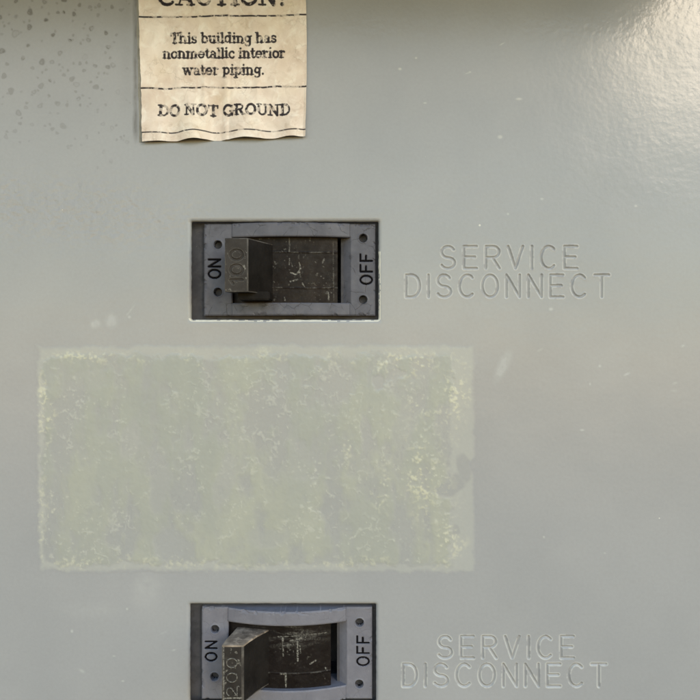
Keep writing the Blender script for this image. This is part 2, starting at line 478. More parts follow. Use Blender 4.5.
def build_panel():
    cm = [(c[0] - RIM, c[1] - RIM, c[2] + RIM, c[3] + RIM) for c in CUT]
    xs = axis(-20, 730, [(-4, 132), (400, 614)], 1.1, .42, [v for c in cm for v in (c[0], c[2])])
    ys = axis(-20, 730, [(-4, 150), (242, 301), (633, 690)], 1.1, .42, [v for c in cm for v in (c[1], c[3])])
    X, Y = np.meshgrid(xs, ys)
    txt1 = set_line("SERVICE", 441, 577, 268.4, 22, 0) + set_line("DISCONNECT", 406, 609, 297, 22, 0)
    txt2 = set_line("SERVICE", 438.3, 573.5, 658, 21.5, 0) + set_line("DISCONNECT", 403, 606, 686.2, 22, 0)
    d1 = stroke_field(txt1, X, Y, 5); d2 = stroke_field(txt2, X, Y, 5)
    d = np.minimum(d1, d2)
    hw = 1.55
    H = -1.4 * np.clip(1 - d / hw, 0, 1) ** .85 + .13 * np.exp(-((d - hw - .15) / .55) ** 2)   # pressed groove with a faint raised lip
    # gentle unevenness of the sheet
    H = H + .35 * (fbm(X, Y, 170, 3, 2) - .5)
    # water marks, upper left
    st = np.zeros_like(X)
    rs = np.random.RandomState(5)
    spots = [(30,12,3.6,.8,0),(29.5,27,3.1,.8,0),(15.5,33.5,4.8,.35,1),(2,51,3.4,.8,0),(4,76,3,.6,0),(42,62,3.4,.8,0),(23,58,2.2,.7,2),
      (11,91,3.8,.6,0),(41,86,3.3,.5,0),(34,92,2.4,.5,1),(18.5,113,3.4,.6,0),(40,106,2.6,.5,1),(60,53,2.4,.6,1),(52,62,2.3,.45,1),(53,35,1.9,.9,0),
      (46,20,1.9,.95,0),(74,14,2,.9,0),(91.5,28.5,2.8,.7,2),(88.5,40,2.5,.65,1),(106,33,2,.9,0),(108.5,47,2.4,.6,2),(72,79,2.9,.6,0),(76.5,84.5,3.4,.3,1),
      (96,87,3.1,.6,0),(95,66,2.0,.8,2),(108,67,2.2,.7,0),(113,65,3,.4,2),(78.5,99,2.4,.5,2),(57.5,103.5,2.7,.55,0),(99,5.5,2,.5,0),(90,7,1.8,.4,0),
      (79.5,5,1.7,.7,0),(64,0,2.6,.9,0),(44.5,2,2.2,.6,0),(112,7,1.7,.7,0),(98,15,1.5,.5,0),(58,12.5,1.3,.8,0),(63.5,12.2,1.4,.85,2),(70,40.5,1.8,.85,2),
      (28,45.5,1.5,.8,0),(85,57,3.6,.15,1),(16,1,1.9,.8,0),(0,17,2.2,.8,0),(16,16.5,1.6,.5,0),(7,64,1.5,.6,0),(32.5,68,1.7,.4,0),(80,63.5,1.6,.5,0),
      (64,75,1.5,.5,0),(50,80.5,1.4,.8,2),(49,96,1.3,.7,2),(26,107.5,1.8,.4,0),(67,105,1.4,.6,0),(84,70.5,1.6,.5,0),(63,126,3.4,.5,0),(52.5,129,1.6,.7,0),
      (103,124,2.2,.3,1),(20,123.5,1.6,.6,0),(32,124.5,1.9,.3,0),(15,131,2.4,.4,0),(6,137,2.2,.4,0),(112,128,2.5,.3,1),(57,133,1.4,.5,0),(86.5,137,1.9,.4,2),
      (68.5,147,1.8,.5,2),(127,142,2.2,.3,1),(104,152,2.3,.3,2),(111,161,2.2,.35,2),(97,168,1.6,.3,2),(80,185,2.1,.2,1),(118,92,3,.2,1),(121,10,1.6,.5,0)]
    for x, y, r, a, kind in spots + [(rs.uniform(-10, 132), 160 * rs.rand() ** 1.5 - 12, rs.uniform(.4, .95), rs.uniform(.2, .65), 0) for _ in range(130)]:
        r *= .8; a *= .95 - .5 * min(max(y, 0) / 150, 1)
        i0, i1 = np.searchsorted(xs, [x - r * 2 - 2, x + r * 2 + 2]); j0, j1 = np.searchsorted(ys, [y - r * 2 - 2, y + r * 2 + 2])
        if i1 <= i0 or j1 <= j0: continue
        xx, yy = X[j0:j1, i0:i1] - x, Y[j0:j1, i0:i1] - y
        th = np.arctan2(yy, xx); rr = np.hypot(xx, yy) / (1 + .13 * np.sin(2 * th + x) + .09 * np.sin(3 * th + y))
        disc = 1 - sstep(r - .8, r + .5, rr)
        ring = np.exp(-((rr - r * .82) / .8) ** 2)
        tex = .55 + .9 * vnoise(X[j0:j1, i0:i1], Y[j0:j1, i0:i1], 1.6, 9)
        if kind == 0: v = np.maximum(disc * .85 * tex, ring * .95)
        elif kind == 1: v = np.maximum(disc * .35, ring * .9 * tex)
        else: v = ring * tex * (.35 + .65 * (np.sin(th + x * 3) > -.2)) + .2 * disc
        st[j0:j1, i0:i1] = np.maximum(st[j0:j1, i0:i1], a * v)
    # streaks and grime along the left edge of the paper label
    g = np.exp(-((X - 135.5) / 2.6) ** 2) * sstep(150, 130, Y) * (.25 + .9 * fbm(X * 2.5, Y * .6, 7, 21, 4))
    st = np.maximum(st, np.clip(g * 1.0 - .1, 0, .75))
    st = np.maximum(st, .16 * np.exp(-((X - 126) / 6) ** 2) * sstep(135, 95, Y) * fbm(X, Y, 20, 4))
    # dull smears: fingerprints left of the upper switch, wiped mark right of the glue
    sm = np.zeros_like(X)
    def pale_mark(x, y, rx, ry, a, ang=0.):
        c, s = math.cos(ang), math.sin(ang)
        u = ((X - x) * c + (Y - y) * s) / rx; v = (-(X - x) * s + (Y - y) * c) / ry
        return a * np.exp(-(u * u + v * v) ** 1.5) * (.3 + 1.2 * fbm(X, Y, 5, 11, 3))
    for a in ((95.5, 324, 5, 4, .6, -.3), (111.5, 321, 5.5, 6.5, .55), (130, 311, 1.0, 7, .35, .65), (129.5, 317, 1.6, 1.2, .9), (503, 366, 5, 15, .5, .45),
              (146, 590, 15, 20, .22, .3), (90, 610, 30, 8, .12), (60, 545, 8, 5, .15), (540, 350, 3, .8, .5, -.4), (627, 374, 3.5, .9, .8, -.4),
              (675, 383, 2.5, .8, .7, -.3), (674, 391, 3, .7, .4), (600, 366, 1.4, 1.2, .9), (590, 384, 1.1, 1.1, .9), (582, 430, 2, .9, .9), (551, 309, 2, 1.4, .8),
              (683, 346, 2, .9, .7, -.5), (500, 137, 2.3, 1.8, .9), (519, 99, 3.2, 1.2, .6), (542, 199, 2, .8, .9), (600, 50, 1.6, 1.2, .8), (669, 112, 1.4, 1.0, .9),
              (636, 206, 1.4, 1, .8), (508, 214, 1.2, 1.0, .8), (468, 73, 3, .6, .6, -.3), (502, 44, 3, .6, .6, -.5), (72, 631, 1.4, 1.4, .9), (127, 609, 1.1, 1, .8),
              (174, 650, 2.2, .8, .6, -.3), (123, 681, 1.6, .8, .6), (82, 671, 4, 1.6, .3, .5), (114, 656, 1.6, .8, .5), (400, 69, 1.6, 1.2, .9), (425, 103, 1.8, .8, .7),
              (470, 72, 1.3, .9, .8), (163, 633, 4, .6, .4, -.4), (544, 537, 1, 1, .9), (605, 553, 1.3, .8, .6), (416, 58, 1.1, 1, .7)):
        sm = np.maximum(sm, pale_mark(*a))
    sm = np.maximum(sm, 1.0 * np.exp(-((d - hw - .1) / .6) ** 2) * sstep(.30, .55, fbm(X, Y, 6, 19, 3)))   # highlight painted along the letter crests, as if they caught light
    m = np.zeros((len(ys) - 1, len(xs) - 1), bool)
    mx, my = (xs[:-1] + xs[1:]) / 2, (ys[:-1] + ys[1:]) / 2
    for c in cm:
        m |= ((mx > c[0]) & (mx < c[2]))[None, :] & ((my > c[1]) & (my < c[3]))[:, None]
    # even sheet at the cutouts and along the border
    flat = np.ones_like(X)
    for c in cm:
        dd = np.maximum(np.maximum(c[0] - X, X - c[2]), np.maximum(c[1] - Y, Y - c[3]))
        flat *= sstep(0, 12, dd)
    bd = np.minimum(np.minimum(X + 20, 730 - X), np.minimum(Y + 20, 730 - Y))
    H *= flat * sstep(0, 12, bd)
    Q = grid_faces(len(ys), len(xs)); V = WA(X, Y, H).reshape(-1, 3)
    pe = np.maximum.reduce([1.0 * np.exp(-((Y - 208 - .05 * (X - 60)) / 34) ** 2) * sstep(260, 120, X), .16 * sstep(150, 20, Y) * sstep(560, 680, X), .20 * sstep(60, 10, Y) * sstep(290, 330, X),
                            .14 * np.exp(-((Y - 190) / 60) ** 2) * np.ones_like(X)]) * (.5 + fbm(X, Y, 50, 17, 3))
    at = {'stain': st, 'pale_mark': np.clip(sm, 0, 1), 'peel': np.clip(pe, 0, 1)}
    t1, t2 = facemask(d1 < hw * .8), facemask(d2 < hw * .8)
    keep = ~m & ~t1 & ~t2
    # the rest of the cover, flat, plus its folded edge
    n0 = len(V)
    ox = [EX0 + 3, -20, 730, EX1 - 3]; oy = [EY0 + 3, -20, 730, EY1 - 3]
    extra = [W(x, y, 0) for y in oy for x in ox]; fq = []
    for j in range(3):
        for i in range(3):
            if i == 1 and j == 1: continue
            a = n0 + j * 4 + i
            fq.append((a, a + 4, a + 5, a + 1))
    V2 = np.vstack([V, np.array(extra)])
    at2 = {q: np.concatenate([v.ravel(), np.zeros(16)]) for q, v in at.items()}
    me = mesh_from("sheet", V2, np.vstack([Q[keep], np.array(fq)]), at2)
    adopt(link("sheet", me, M_PANEL), panel)
    for msk in (t1, t2):
        o = link("engraved_lettering", mesh_from("engraved_lettering", V, Q[msk], at), M_PANEL); adopt(o, panel)

build_panel()

def rrect(x0, y0, x1, y1, r, n=5, m=60):
    """rounded rectangle, anticlockwise as seen, its sides cut into short lengths"""
    pts = []
    cs = ((x1 - r, y0 + r, 0), (x0 + r, y0 + r, 90), (x0 + r, y1 - r, 180), (x1 - r, y1 - r, 270))
    for q, (cx, cy, a) in enumerate(cs):
        for i in range(n + 1):
            t = math.radians(a + 90 * i / n)
            pts.append((cx + r * math.cos(t), cy - r * math.sin(t)))
        nx, ny, na = cs[(q + 1) % 4]
        t = math.radians(na); e = (nx + r * math.cos(t), ny - r * math.sin(t)); p = pts[-1]
        for i in range(1, m):
            f = i / m
            w = .22 * math.sin(f * 23 + q * 2 + x0) * math.sin(f * 61 + q) * math.sin(math.pi * f)     # not quite straight: paint build-up
            dx, dy = ((0, 1), (1, 0), (0, 1), (1, 0))[q]
            pts.append((p[0] + (e[0] - p[0]) * f + dx * w, p[1] + (e[1] - p[1]) * f + dy * w))
    return pts

def square_ring(x0, y0, x1, y1, n=5, m=60):
    out = []; cs = ((x1, y0), (x0, y0), (x0, y1), (x1, y1))
    for q in range(4):
        c, d = cs[q], cs[(q + 1) % 4]
        out += [c] * (n + 1) + [(c[0] + (d[0] - c[0]) * i / m, c[1] + (d[1] - c[1]) * i / m) for i in range(1, m)]
    return out

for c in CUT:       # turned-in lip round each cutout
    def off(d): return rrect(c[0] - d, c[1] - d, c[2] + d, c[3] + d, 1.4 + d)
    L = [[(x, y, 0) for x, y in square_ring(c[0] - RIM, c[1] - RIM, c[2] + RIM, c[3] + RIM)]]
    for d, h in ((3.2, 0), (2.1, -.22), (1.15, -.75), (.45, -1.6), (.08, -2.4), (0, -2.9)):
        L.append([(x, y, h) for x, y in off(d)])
    o = loft("lip", L, [M_PANEL, M_LIP_GLINT]); weld(o); adopt(o, panel)
    for f in o.data.polygons:       # painted highlight along the lower and right-hand edges, broken up
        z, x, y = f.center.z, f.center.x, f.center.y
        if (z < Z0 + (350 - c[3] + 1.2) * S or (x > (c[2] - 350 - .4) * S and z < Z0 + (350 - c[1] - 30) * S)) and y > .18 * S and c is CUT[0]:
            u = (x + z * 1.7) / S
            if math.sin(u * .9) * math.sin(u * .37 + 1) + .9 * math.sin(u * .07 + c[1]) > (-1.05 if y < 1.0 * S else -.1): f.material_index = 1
    # bare sheared edge of the sheet
    L = [[(x, y, h) for x, y in off(d)] for d, h in ((0, -2.9), (.02, -4.6), (.5, -5.2), (5, -5.2))]
    o = loft("cut_edge", L, M_RIM); weld(o); adopt(o, panel)

L = []              # folded outer edge
for ins, h in ((3, 0), (1.2, -.4), (.3, -1.4), (0, -3), (0, -70)):
    L.append([(x, y, h) for x, y in ((EX1 - ins, EY0 + ins), (EX0 + ins, EY0 + ins), (EX0 + ins, EY1 - ins), (EX1 - ins, EY1 - ins))])
o = loft("folded_edge", L, M_PANEL, smooth=False); weld(o); adopt(o, panel)

# unseen blocker, added above the picture to shade the panel's top
def build_shade_blocker():
    prof = [(-95, -4), (-101, 256), (-102, 268), (-99, 271), (-91, 272), (-90, 270.5), (-98, 269), (-99.5, 267), (-98.4, 256), (-92.6, -4)]
    V = []; F = []
    for x in (EX0 - 3, EX1 + 3):
        V += [W(x, y, h) for y, h in prof]
    n = len(prof)
    for i in range(n):
        j = (i + 1) % n
        F.append((i, j, n + j, n + i))
    me = bpy.data.meshes.new("shade_blocker")
    me.from_pydata(V, [], F + [tuple(range(n)), tuple(range(2 * n - 1, n - 1, -1))])
    o = link("shade_blocker", me, M_BLOCKER); weld(o); adopt(o, panel)
build_shade_blocker()

# ------------------------------------------------------------------ glue left by a lost sticker
def build_glue():
    xs = np.arange(24, 492, .8); ys = np.arange(334, 582, .8)
    X, Y = np.meshgrid(xs, ys)
    wob = 4.5 * (fbm(X, Y, 14, 31) - .5) * 2
    wob2 = 2.6 * (fbm(X, Y, 5, 37) - .5) * 2
    dl, dr = X - 38, 474 - X
    dt, db = Y - 347 + (X - 38) * .004, 571 - Y + (X - 38) * .002
    dist = np.minimum(np.minimum(dl, dr), np.minimum(dt, db)) + wob * .7 + wob2 * .6
    dist = dist - 9 * np.exp(-((X - 475) / 9) ** 2 - ((Y - 466) / 6) ** 2)
    cover = sstep(-1.5, 3.0, dist)
    wx = 26 * (fbm(X, Y, 22, 33, 4) - .5); wy = 26 * (fbm(X, Y, 22, 34, 4) - .5)
    inner = np.minimum(np.minimum(dl - 4, dr - 21), np.minimum(dt - 8, db - 6)) + wob + wob2 * 1.6 + wx * .35
    big = fbm(X, Y * .40, 55, 41, 4)
    med = fbm(X, Y * .7, 15, 43, 4)
    fine = fbm(X, Y, 4.6, 47, 4)
    crumb = fbm(X, Y, 2.6, 49, 3)
    bare = np.zeros_like(X)
    for x, y, rx, ry, a, amt in ((449, 488, 17, 10, -.5, 1), (463, 470, 8, 16, 0, 1), (380, 384, 8, 9, 0, .9), (396, 376, 10, 4, -.5, .9), (455, 528, 4, 7, 0, .8),
                            (366, 432, 6, 24, 0, .6), (405, 430, 14, 26, .2, .5), (160, 480, 12, 34, .1, .6), (168, 545, 16, 20, 0, .6), (225, 480, 10, 28, .2, .5),
                            (130, 440, 10, 22, .2, .5), (440, 420, 8, 20, 0, .6), (300, 460, 10, 22, 0, .35), (90, 380, 20, 12, 0, .3), (270, 540, 22, 12, 0, .4)):
        c, s = math.cos(a), math.sin(a)
        u = ((X + wx * .6 - x) * c + (Y + wy * .6 - y) * s) / rx; v = (-(X + wx * .6 - x) * s + (Y + wy * .6 - y) * c) / ry
        bare = np.maximum(bare, (1 - sstep(.7, 1.15, np.hypot(u, v))) * amt)
    streak = .30 + .70 * sstep(.36, .60, .55 * fbm(X, Y * .22, 17, 51, 4) + .45 * med)
    body = sstep(-1, 5, inner) * (1 - bare)
    # crinkles: short broken curls, thickest in the middle of the patch
    zone = sstep(.46, .60, fbm(X, Y, 30, 59, 3) + .10 * np.exp(-((X - 270) / 90) ** 2))
    r1 = 1 - np.abs(fbm((X + 9 * (fine - .5)) * 1.35, Y + 9 * (med - .5), 15, 53, 3) - .5) * 2
    ridge = sstep(.91, .99, r1) * zone * sstep(.42, .62, fbm(X, Y, 7, 57, 3))
    edge = np.exp(-(inner - 4) ** 2 / 45)
    def blob(x, y, rx, ry, a): return a * np.exp(-((X + wx - x) / rx) ** 2 - ((Y + wy - y) / ry) ** 2)
    heavy = np.maximum.reduce([edge * sstep(.50, .64, fbm(X, Y, 22, 67, 3)) * .42, blob(424, 480, 16, 42, .9), blob(448, 542, 11, 26, .85), blob(455, 392, 11, 34, .9),
                               blob(405, 364, 30, 11, .8), blob(43, 405, 7, 34, .95), blob(80, 354, 26, 5, .85), blob(42, 520, 6, 36, .75), blob(66, 563, 24, 4, .45),
                               blob(240, 566, 50, 4, .3), blob(430, 410, 30, 20, .4), blob(350, 440, 6, 30, .5), blob(385, 490, 8, 30, .5)])
    spk = sstep(.50, .64, .55 * crumb + .45 * fine)
    yellow = body * streak * (.06 + .16 * sstep(.38, .66, big)) * (.5 + .7 * (fine - .2))
    yellow = np.maximum(yellow, cover * heavy * (.12 + .70 * spk))
    specks = (body * .9 + .2 * cover) * sstep(.71, .77, crumb) * sstep(.50, .60, fbm(X, Y, 20, 79, 3))
    pale = np.clip(cover * (1 - body) * .3 * (1 - bare) + body * ridge * .4 + .45 * specks + .5 * heavy * spk * sstep(.56, .66, crumb), 0, 1)
    H = .10 + cover * .08 + body * streak * (.08 + .22 * med + .18 * fine + .10 * crumb) + .15 * ridge * body + .14 * heavy * cover * spk
    M = dist > -2.2
    Q = grid_faces(len(ys), len(xs))
    H = np.where(dist < 0, .06 + .04 * sstep(-2.2, 0, dist), H)
    me = mesh_from("adhesive_residue", WA(X, Y, H).reshape(-1, 3), Q[facemask(M)],
                   {'cover': np.maximum(cover * .22, body * streak), 'yellow': np.clip(yellow, 0, 1), 'pale': pale})
    o = link("adhesive_residue", me, M_FILM); adopt(o, panel)
    o['label'] = "yellowish rectangle of dried glue left by a missing sticker"
build_glue()

# ------------------------------------------------------------------ paper label
def build_label():
    root = empty("warning_label", W(223, 143, .5))
    root['label'] = "aged cream paper caution label with wrinkled lower edge and black slab lettering"
    root['category'] = "warning label"
    xs = np.linspace(0, 1, 470); ys = np.arange(-62, 146.01, .38)
    U, Y0 = np.meshgrid(xs, ys)
    V = np.clip((Y0 + 62) / 204, 0, 1.02)
    # outline: slightly ragged sides
    left = 139.0 + 4.4 * np.clip((Y0 - 20) / 122, 0, 1) + .5 * (vnoise(Y0, Y0 * 0, 9, 81) - .5) + .35 * (vnoise(Y0, Y0 * 0, 2.6, 82) - .5)
    right = 306.0 + .8 * np.sin(Y0 / 40) + .4 * (vnoise(Y0, Y0 * 0, 12, 83) - .5)
    X = left + (right - left) * U
    low = 143.0 - 5.4 * U - .3 * np.sin(U * 16) - .9 * np.sin(U * 20 + 1.5) * sstep(.08, .3, U) * sstep(1, .85, U)
    Yl = -62 + (low + 62) * (Y0 + 62) / (146 + 62)
    # strokes
    sts = slab_line("CAUTION!", 158.5, 286.5, 6.2, 17)
    sts = [(p, h * .95) for p, h in sts]
    sts += slab_line("This building has", 170.8, 277, 44.0, 10.6, -.6)
    sts += slab_line("nonmetallic interior", 163, 285.5, 59.2, 10.4, -.6)
    sts += slab_line("water piping.", 183, 264.5, 75.6, 10.4, -.4)
    sts += slab_line("DO NOT GROUND", 159, 291, 117.0, 11.3, -.9)
    sts = [([(x, y) for x, y in p], h * 1.14 + .17) for p, h in sts]
    # the field wants a regular grid: sample it there, then look it up at the paper's own points
    gx = np.arange(134, 312, .34); gy = np.arange(-62, 148, .34)
    GX, GY = np.meshgrid(gx, gy)
    F = stroke_field(sts, GX, GY, 3)
    def rule(y0, y1, wav):
        xx = np.linspace(134, 312, 200); yy = y0 + (y1 - y0) * (xx - 140) / 167 + wav(xx)
        return (list(zip(xx, yy)), .80)
    R = stroke_field([rule(18.0, 15.6, lambda x: .5 * np.sin(x / 13)), rule(89.2, 87.4, lambda x: .4 * np.sin(x / 12) + .3 * np.sin(x / 5)),
                      (rule(133.8, 131.0, lambda x: -.7 * np.sin((x - 143) / 8.15 + 1.5) * sstep(146, 175, x))[0], .55)], GX, GY, 3)
    def look(A):
        i = np.clip(((X - gx[0]) / .34), 0, len(gx) - 2); j = np.clip(((Yl - gy[0]) / .34), 0, len(gy) - 2)
        a, b = i.astype(int), j.astype(int); fu, fv = i - a, j - b
        return (A[b, a] * (1 - fu) + A[b, a + 1] * fu) * (1 - fv) + (A[b + 1, a] * (1 - fu) + A[b + 1, a + 1] * fu) * fv
    f, r = look(F), look(R)
    wear = fbm(X, Yl, 3.2, 91, 4) * .78 + fbm(X, Yl, 26, 93, 2) * .22
    ink = (1 - sstep(-.30, .36, f + (fbm(X, Yl, 2.2, 95, 2) - .5) * .6)) * (1 - .62 * sstep(.53, .64, wear))
    ink = np.maximum(ink, (1 - sstep(-.2, .35, r)) * (1 - .7 * sstep(.50, .60, wear) * sstep(143, 160, X)))
    # relief: folds running down, curling at the loose lower edge
    curl = sstep(.62, 1.0, V)
    H = .9 + 1.1 * (fbm(X, Yl, 30, 97, 3) - .5)
    wv = np.sin(U * 20 + 1.5) * (.8 + .4 * np.sin(U * 7)) * sstep(.06, .25, U) * sstep(1, .85, U)
    H += curl ** 1.5 * (3.0 + 4.6 * wv + 1.0 * np.sin(U * 11))
    for ux, w, a, sl in ((.38, .016, .7, .05), (.52, .022, 1.0, -.04), (.54, .01, -.5, -.03), (.70, .018, .6, .08), (.22, .02, .5, -.1)):
        H += a * np.exp(-((U - ux - sl * (V - .7)) / w) ** 2) * (.4 + .6 * V)
    H += .95 * (1 - np.abs(fbm(X, Yl, 24, 99, 3) - .5) * 4).clip(0, 1)
    H += 1.4 * sstep(.985, 1, U) * V ** 2
    H = np.maximum(H, .25)
    Q = grid_faces(len(ys), len(xs)); P = WA(X, Yl, H).reshape(-1, 3)
    tm = facemask((f < .25)); rm = facemask(r < .3) & ~tm
    at = {'ink': ink}
    pm = ~(tm | rm)
    paper = link("paper", mesh_from("paper", P, Q[pm], at), M_PAPER); adopt(paper, root)
    mid = (Yl[:-1, :-1] + Yl[1:, 1:]) / 2
    for y0, y1 in ((-30, 12), (12, 47.6), (47.6, 63.5), (63.5, 84), (84, 125)):
        msk = tm & (mid >= y0) & (mid < y1)
        if msk.any():
            adopt(link("printed_line", mesh_from("printed_line", P, Q[msk], at), M_PAPER), root)
    for y0, y1 in ((5, 40), (70, 100), (118, 150)):
        msk = rm & (mid >= y0) & (mid < y1)
        if msk.any():
            adopt(link("printed_rule", mesh_from("printed_rule", P, Q[msk], at), M_PAPER), root)
    # thickness of the sheet: edge strip and back
    b = 1.1
    ring = [(j, 0) for j in range(len(ys))] + [(len(ys) - 1, i) for i in range(1, len(xs))] + [(j, len(xs) - 1) for j in range(len(ys) - 2, -1, -1)]
    A = [(X[j, i], Yl[j, i], H[j, i]) for j, i in ring]
    B = [(x + (.25 if x < 200 else -.25), y - .2, max(h - .55, .05)) for x, y, h in A]
    adopt(loft("paper_edge", [A, B], M_BACK, closed=False), root)
    # scrap of an older backing along the left side
    xs2 = np.linspace(0, 1, 14); ys2 = np.arange(-62, 143, .7)
    U2, Y2 = np.meshgrid(xs2, ys2)
    x0 = 137.4 + 2.2 * sstep(0, 140, Y2) - 1.8 * (fbm(Y2, Y2 * 0, 12, 103) - .2)
    x1 = 140.2 + 4.4 * np.clip((Y2 - 20) / 122, 0, 1)
    X2 = x0 + (x1 - x0) * U2
    me = mesh_from("torn_backing", WA(X2, Y2, .18 + .25 * fbm(X2 * 2, Y2, 4, 107)).reshape(-1, 3), grid_faces(len(ys2), 14).reshape(-1, 4))
    adopt(link("torn_backing", me, M_TORN), root)
M_TORN = plastic("torn_backing_paper", (.21, .205, .18), (.30, .29, .26), .8, dust=(.42, .40, .35), dust_amt=.5, grime=(.07, .06, .05))
build_label()

# ------------------------------------------------------------------ circuit breakers
def bulge(x, dx):
    """arched bars: height of the face over its span"""
    t = (x - dx - 290.5) / 59.5
    return -4.5 + (12.5 if dx else 7.0) * np.clip(1 - t * t, 0, 1)

def breaker(dx, dy, oy0, oy1, face, label, ids, fx0=202.7, fx1=375.6, slide='brown', cut=None):
    root = empty("circuit_breaker", W(290 + dx, 316 + dy, -40))
    root['label'] = label; root['category'] = "circuit breaker"; root['group'] = "circuit breakers in the panel cutouts"
    FX0, FX1, FY0, FY1 = fx0 + dx, fx1 + dx, 222.6 + dy, 315.4 + dy
    OX0, OX1 = 231.3 + dx, 350 + dx
    mat = M_FACE[face]
    st = .42
    xs = axis(FX0, FX1, [], st, st, [OX0, OX1]); ys = axis(FY0, FY1, [], st, st, [oy0, oy1])
    X, Y = np.meshgrid(xs, ys)
    inx = (X > OX0 + .01) & (X < OX1 - .01)
    H = np.where(inx, bulge(X, dx), -6.0)
    H = H + .25 * (fbm(X, Y, 12, 111 + int(dy), 4) - .5)
    # worn, slightly broken outer edges
    ed = np.minimum(np.minimum(X - FX0, FX1 - X), np.minimum(Y - FY0, FY1 - Y))
    io = np.maximum(np.maximum(OX0 - X, X - OX1), np.maximum(oy0 - Y, Y - oy1))
    H -= 1.0 * (1 - sstep(0, 1.3, ed)) + .8 * (1 - sstep(0, 1.1, np.where(io > -.02, io, 9)))
    chip = sstep(.62, .72, fbm(X, Y, 7, 113 + int(dy), 3)) * (1 - sstep(0, 4, ed))
    H -= 1.4 * chip
    hd = np.full(X.shape, 99.0); hid = np.zeros(X.shape, int)
    for q, (hx, hy) in enumerate(ids['holes']):
        d = np.hypot(X - hx, Y - hy); hid = np.where(d < hd, q, hid); hd = np.minimum(hd, d)
    H -= 12 * (1 - sstep(3.3, 4.3, hd)) - .35 * np.exp(-((hd - 4.9) / .5) ** 2)
    on = stroke_field(ids['on'], X, Y, 3); off = stroke_field(ids['off'], X, Y, 3)
    H -= 1.6 * (1 - sstep(-.5, .35, np.minimum(on, off)))
    mx, my = (xs[:-1] + xs[1:]) / 2, (ys[:-1] + ys[1:]) / 2
    openm = ((mx > OX0) & (mx < OX1))[None, :] & ((my > oy0) & (my < oy1))[:, None]
    Q = grid_faces(len(ys), len(xs)); P = WA(X, Y, H).reshape(-1, 3)
    fon, foff, fh = facemask(on < .12), facemask(off < .12), facemask(hd < 4.1)
    keep = ~(openm | fon | foff | fh)
    Fq = [Q[keep]]; V = [P]; n = len(P)
    idx = np.arange(len(P)).reshape(X.shape)
    def skirt(loop, pts):
        nonlocal n
        pts = np.array([W(*p) for p in pts]); V.append(pts)
        a = np.array(loop); b = np.arange(n, n + len(loop)); n += len(loop)
        Fq.append(np.stack([a[:-1], b[:-1], b[1:], a[1:]], -1))
    # outer sides
    ny, nx = X.shape
    loop = [idx[0, i] for i in range(nx - 1, -1, -1)] + [idx[j, 0] for j in range(1, ny)] + [idx[-1, i] for i in range(1, nx)] + [idx[j, -1] for j in range(ny - 2, -1, -1)]
    fl = lambda k: (X.ravel()[k], Y.ravel()[k])
    skirt(loop, [(*fl(k), -16) for k in loop])
    # inner walls; the right-hand one slopes
    i0, i1 = np.searchsorted(xs, [OX0 - .001, OX1 - .001]); j0, j1 = np.searchsorted(ys, [oy0 - .001, oy1 - .001])
    right = [idx[j, i1] for j in range(j0, j1 + 1)]
    skirt(right, [(OX1 - 9.0, fl(k)[1], -16) for k in right])
    left = [idx[j, i0] for j in range(j1, j0 - 1, -1)]
    skirt(left, [(*fl(k), -30) for k in left])
    top = [idx[j0, i] for i in range(i0, i1 + 1)]
    skirt(top[::-1], [(fl(k)[0], fl(k)[1], -30) for k in top[::-1]])
    bot = [idx[j1, i] for i in range(i0, i1 + 1)]
    skirt(bot, [(fl(k)[0], fl(k)[1], -30) for k in bot])
    fp = link("faceplate", mesh_from("faceplate", np.vstack(V), np.vstack(Fq)), mat); adopt(fp, root)
    fp.data.set_sharp_from_angle(angle=math.radians(50))
    for msk in (fon, foff):
        adopt(link("engraved_word", mesh_from("engraved_word", P, Q[msk]), M_INK), root)
    fid = hid[:-1, :-1]
    for q in range(4):
        adopt(link("screw_hole", mesh_from("screw_hole", P, Q[fh & (fid == q)]), M_HOLE), root)
    # case behind: shoulder round the face, walls, floor
    c = cut
    A = [c[0] - 7, c[1] - 7, c[2] + 7, c[3] + 7]
    bm = bmesh.new()
    def rect(x0, y0, x1, y1, h): return [bm.verts.new(W(x, y, h)) for x, y in ((x0, y0), (x0, y1), (x1, y1), (x1, y0))]
    o1, o2 = rect(*A, -13.5), rect(OX0 - .3, oy0 - .3, OX1 - 9.2, oy1 + .3, -13.5)
    lo, fl2 = rect(*A, -90), rect(OX0 - .3, oy0 - .3, OX1 - 9.2, oy1 + .3, -60)
    for i in range(4):
        j = (i + 1) % 4
        bm.faces.new((o1[i], o1[j], o2[j], o2[i])); bm.faces.new((o1[j], o1[i], lo[i], lo[j])); bm.faces.new((o2[i], o2[j], fl2[j], fl2[i]))
    bm.faces.new(fl2); bm.faces.new(lo[::-1])
    me = bpy.data.meshes.new("case"); bm.to_mesh(me); bm.free()
    adopt(link("case", me, M_CASE), root)
    # curved slide behind the opening
    xs = np.arange(OX0 + .4, OX0 + (106.5 if not dx else 103.5), .45); ys = np.arange(oy0 - 3, oy1 + 3.01, .45)
    X, Y = np.meshgrid(xs, ys)
    H = bulge(X, dx) - ids['slide_drop']
    sc = np.zeros_like(X)
    for yl in ids['ridges']:
        g = np.exp(-((Y - yl - .4 * np.sin(X / 15)) / .6) ** 2); H += .5 * g; sc = np.maximum(sc, .22 * g * sstep(.4, .65, fbm(X, Y, 8, 117, 3)))
    for pts, hw, a in ids['scratches']:
        f = stroke_field([(pts, hw)], X, Y, 3); sc = np.maximum(sc, a * ids.get('mark', .6) * (1 - sstep(-.2, .5, f + (fbm(X, Y, 2.5, 119, 2) - .5) * 1.2)))
    dustc = sstep(.71, .77, fbm(X, Y, 2.4, 121 + int(dy), 3)) * sstep(.48, .6, fbm(X, Y, 22, 123, 2)); sc = np.maximum(sc, .22 * dustc)
